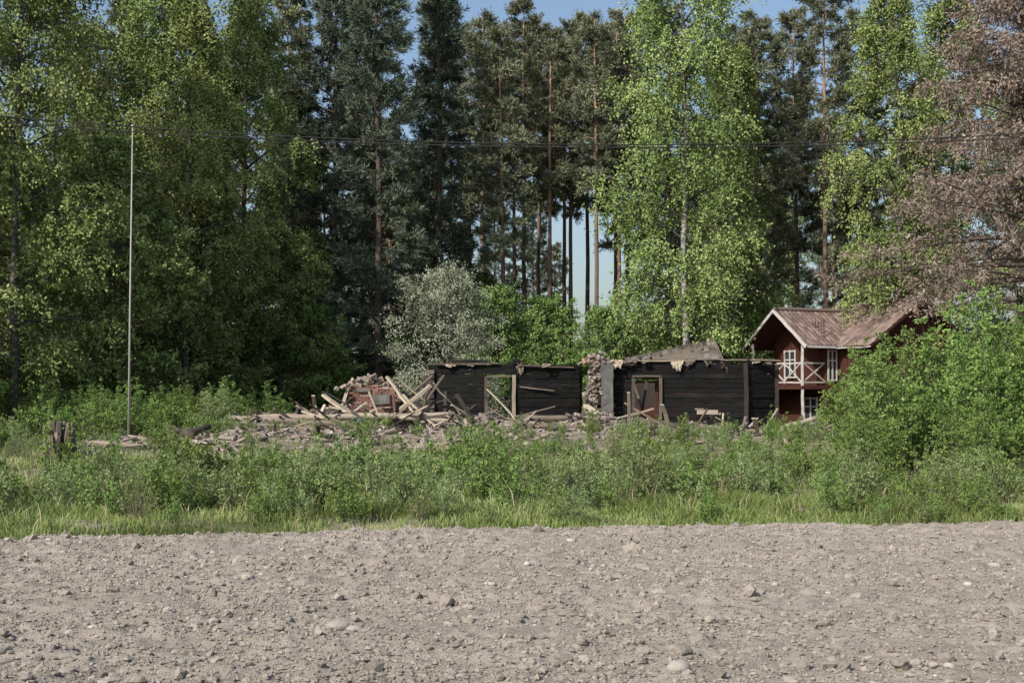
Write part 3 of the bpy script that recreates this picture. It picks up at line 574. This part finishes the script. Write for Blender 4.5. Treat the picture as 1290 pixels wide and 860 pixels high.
beam(W(0,2.37,3.9),W(1.6,2.37,3.9),.05,.1,0,.5,jit=0); beam(W(1.62,2.4,3.85),W(1.62,4.65,3.85),.04,.05,0,.5,jit=0)
def window(a,b,z,w,h,face):
    ux,uy=(U3,V3)
    if face=='v':
        mb.box(W(a,b+.02,z),(w,.04,h),1,.5,ux,uy)
        for q in (-w/2,0,w/2): mb.box(W(a+q,b+.05,z),(.07,.05,h+.1),0,.5,ux,uy)
        for q in (-h/2,h/6,h/2): mb.box(W(a,b+.045,z+q),(w+.08,.05,.06),0,.5,ux,uy)
    else:
        mb.box(W(a-.02,b,z),(.04,w,h),1,.5,ux,uy)
        for q in (-w/2,0,w/2): mb.box(W(a-.05,b+q,z),(.05,.07,h+.1),0,.5,ux,uy)
        for q in (-h/2,h/6,h/2): mb.box(W(a-.045,b,z+q),(.05,w+.08,.06),0,.5,ux,uy)
window(1.72,1.9,3.1,.45,1.3,'v'); window(1.36,-.6,3.2,.8,1.2,'u'); window(2.07,3.2,1.8,.9,1.1,'u'); window(1.36,.9,1.1,.9,1.1,'u')
mb.obj('white_trim_and_windows',[M['white'],M['glass']],cot)
shed=empty('red_shed')
mb=MB(); roof(mb,(5.3,66.2,3.5),(9.15,64.6,4.35),(4.7,61.2,2.9),(9.0,60.8,3.15),0,.3,.5,.03); roof(mb,(5.3,66.2,3.5),(9.15,64.6,4.35),(6.3,69,2.9),(10.2,67.2,3.35),0,.3,.5,.03)
mb.obj('sagging_roof',[M['greyroof'],M['upole']],shed)
mb=MB(); mb.box((7.2,64.6,1.2),(4.0,5.6,2.4),0,.5,(1,-.12,0),(.12,1,0)); mb.add([(9.35,61.6,2.9),(9.75,67.0,3.1),(9.2,64.5,4.2)],np.array([[0,1,2]]),0,.5); mb.obj('shed_walls',[M['red']],shed)
mb=MB(); beam((9.2,64.55,4.33),(10.25,67.2,3.35),.08,.14,0,.35); beam((9.18,64.6,4.35),(9.05,60.75,3.1),.08,.12,0,.3); beam((4.7,61.15,2.85),(9.0,60.75,3.08),.06,.12,0,.25)
for i in range(9): s=i/8; beam((5.4+s*3.6,66-s*1.5,3.56+s*.8),(5.2+s*3.7,63.2-s*.2,3.36+s*.5),.12,.03,0,rng.uniform(.1,.4))
mb.obj('shed_trim',[M['wood']],shed)
# ------------------------------------------------------------------ light & camera
w=bpy.data.worlds.new('World'); scene.world=w; w.use_nodes=True; nt=w.node_tree; bg=nt.nodes['Background']
sky=nt.nodes.new('ShaderNodeTexSky'); sky.sky_type='NISHITA'; sky.sun_disc=False
ts=np.array([-.52,-.58,.63]); ts/=np.linalg.norm(ts)
sky.sun_elevation=math.asin(ts[2]); sky.sun_rotation=math.atan2(ts[0],ts[1]); sky.air_density=1.0; sky.dust_density=2.5; sky.ozone_density=1.5
nt.links.new(sky.outputs[0],bg.inputs[0]); bg.inputs[1].default_value=.15
sl=bpy.data.lights.new('sun','SUN'); sl.energy=5.0; sl.angle=math.radians(.5); sl.color=(1,.95,.86)
so=bpy.data.objects.new('sun',sl); scene.collection.objects.link(so)
so.rotation_euler=Vector(ts).to_track_quat('Z','Y').to_euler(); so.location=(-30,-20,40)
cam=bpy.data.cameras.new('camera'); cam.lens=50; cam.sensor_width=36; cam.clip_end=3000
co=bpy.data.objects.new('camera',cam); scene.collection.objects.link(co); co.location=(0,0,1.7); co.rotation_euler=(math.radians(92.24),0,0)
scene.camera=co
scene.view_settings.view_transform='Standard'; scene.view_settings.look='None'; scene.view_settings.exposure=0
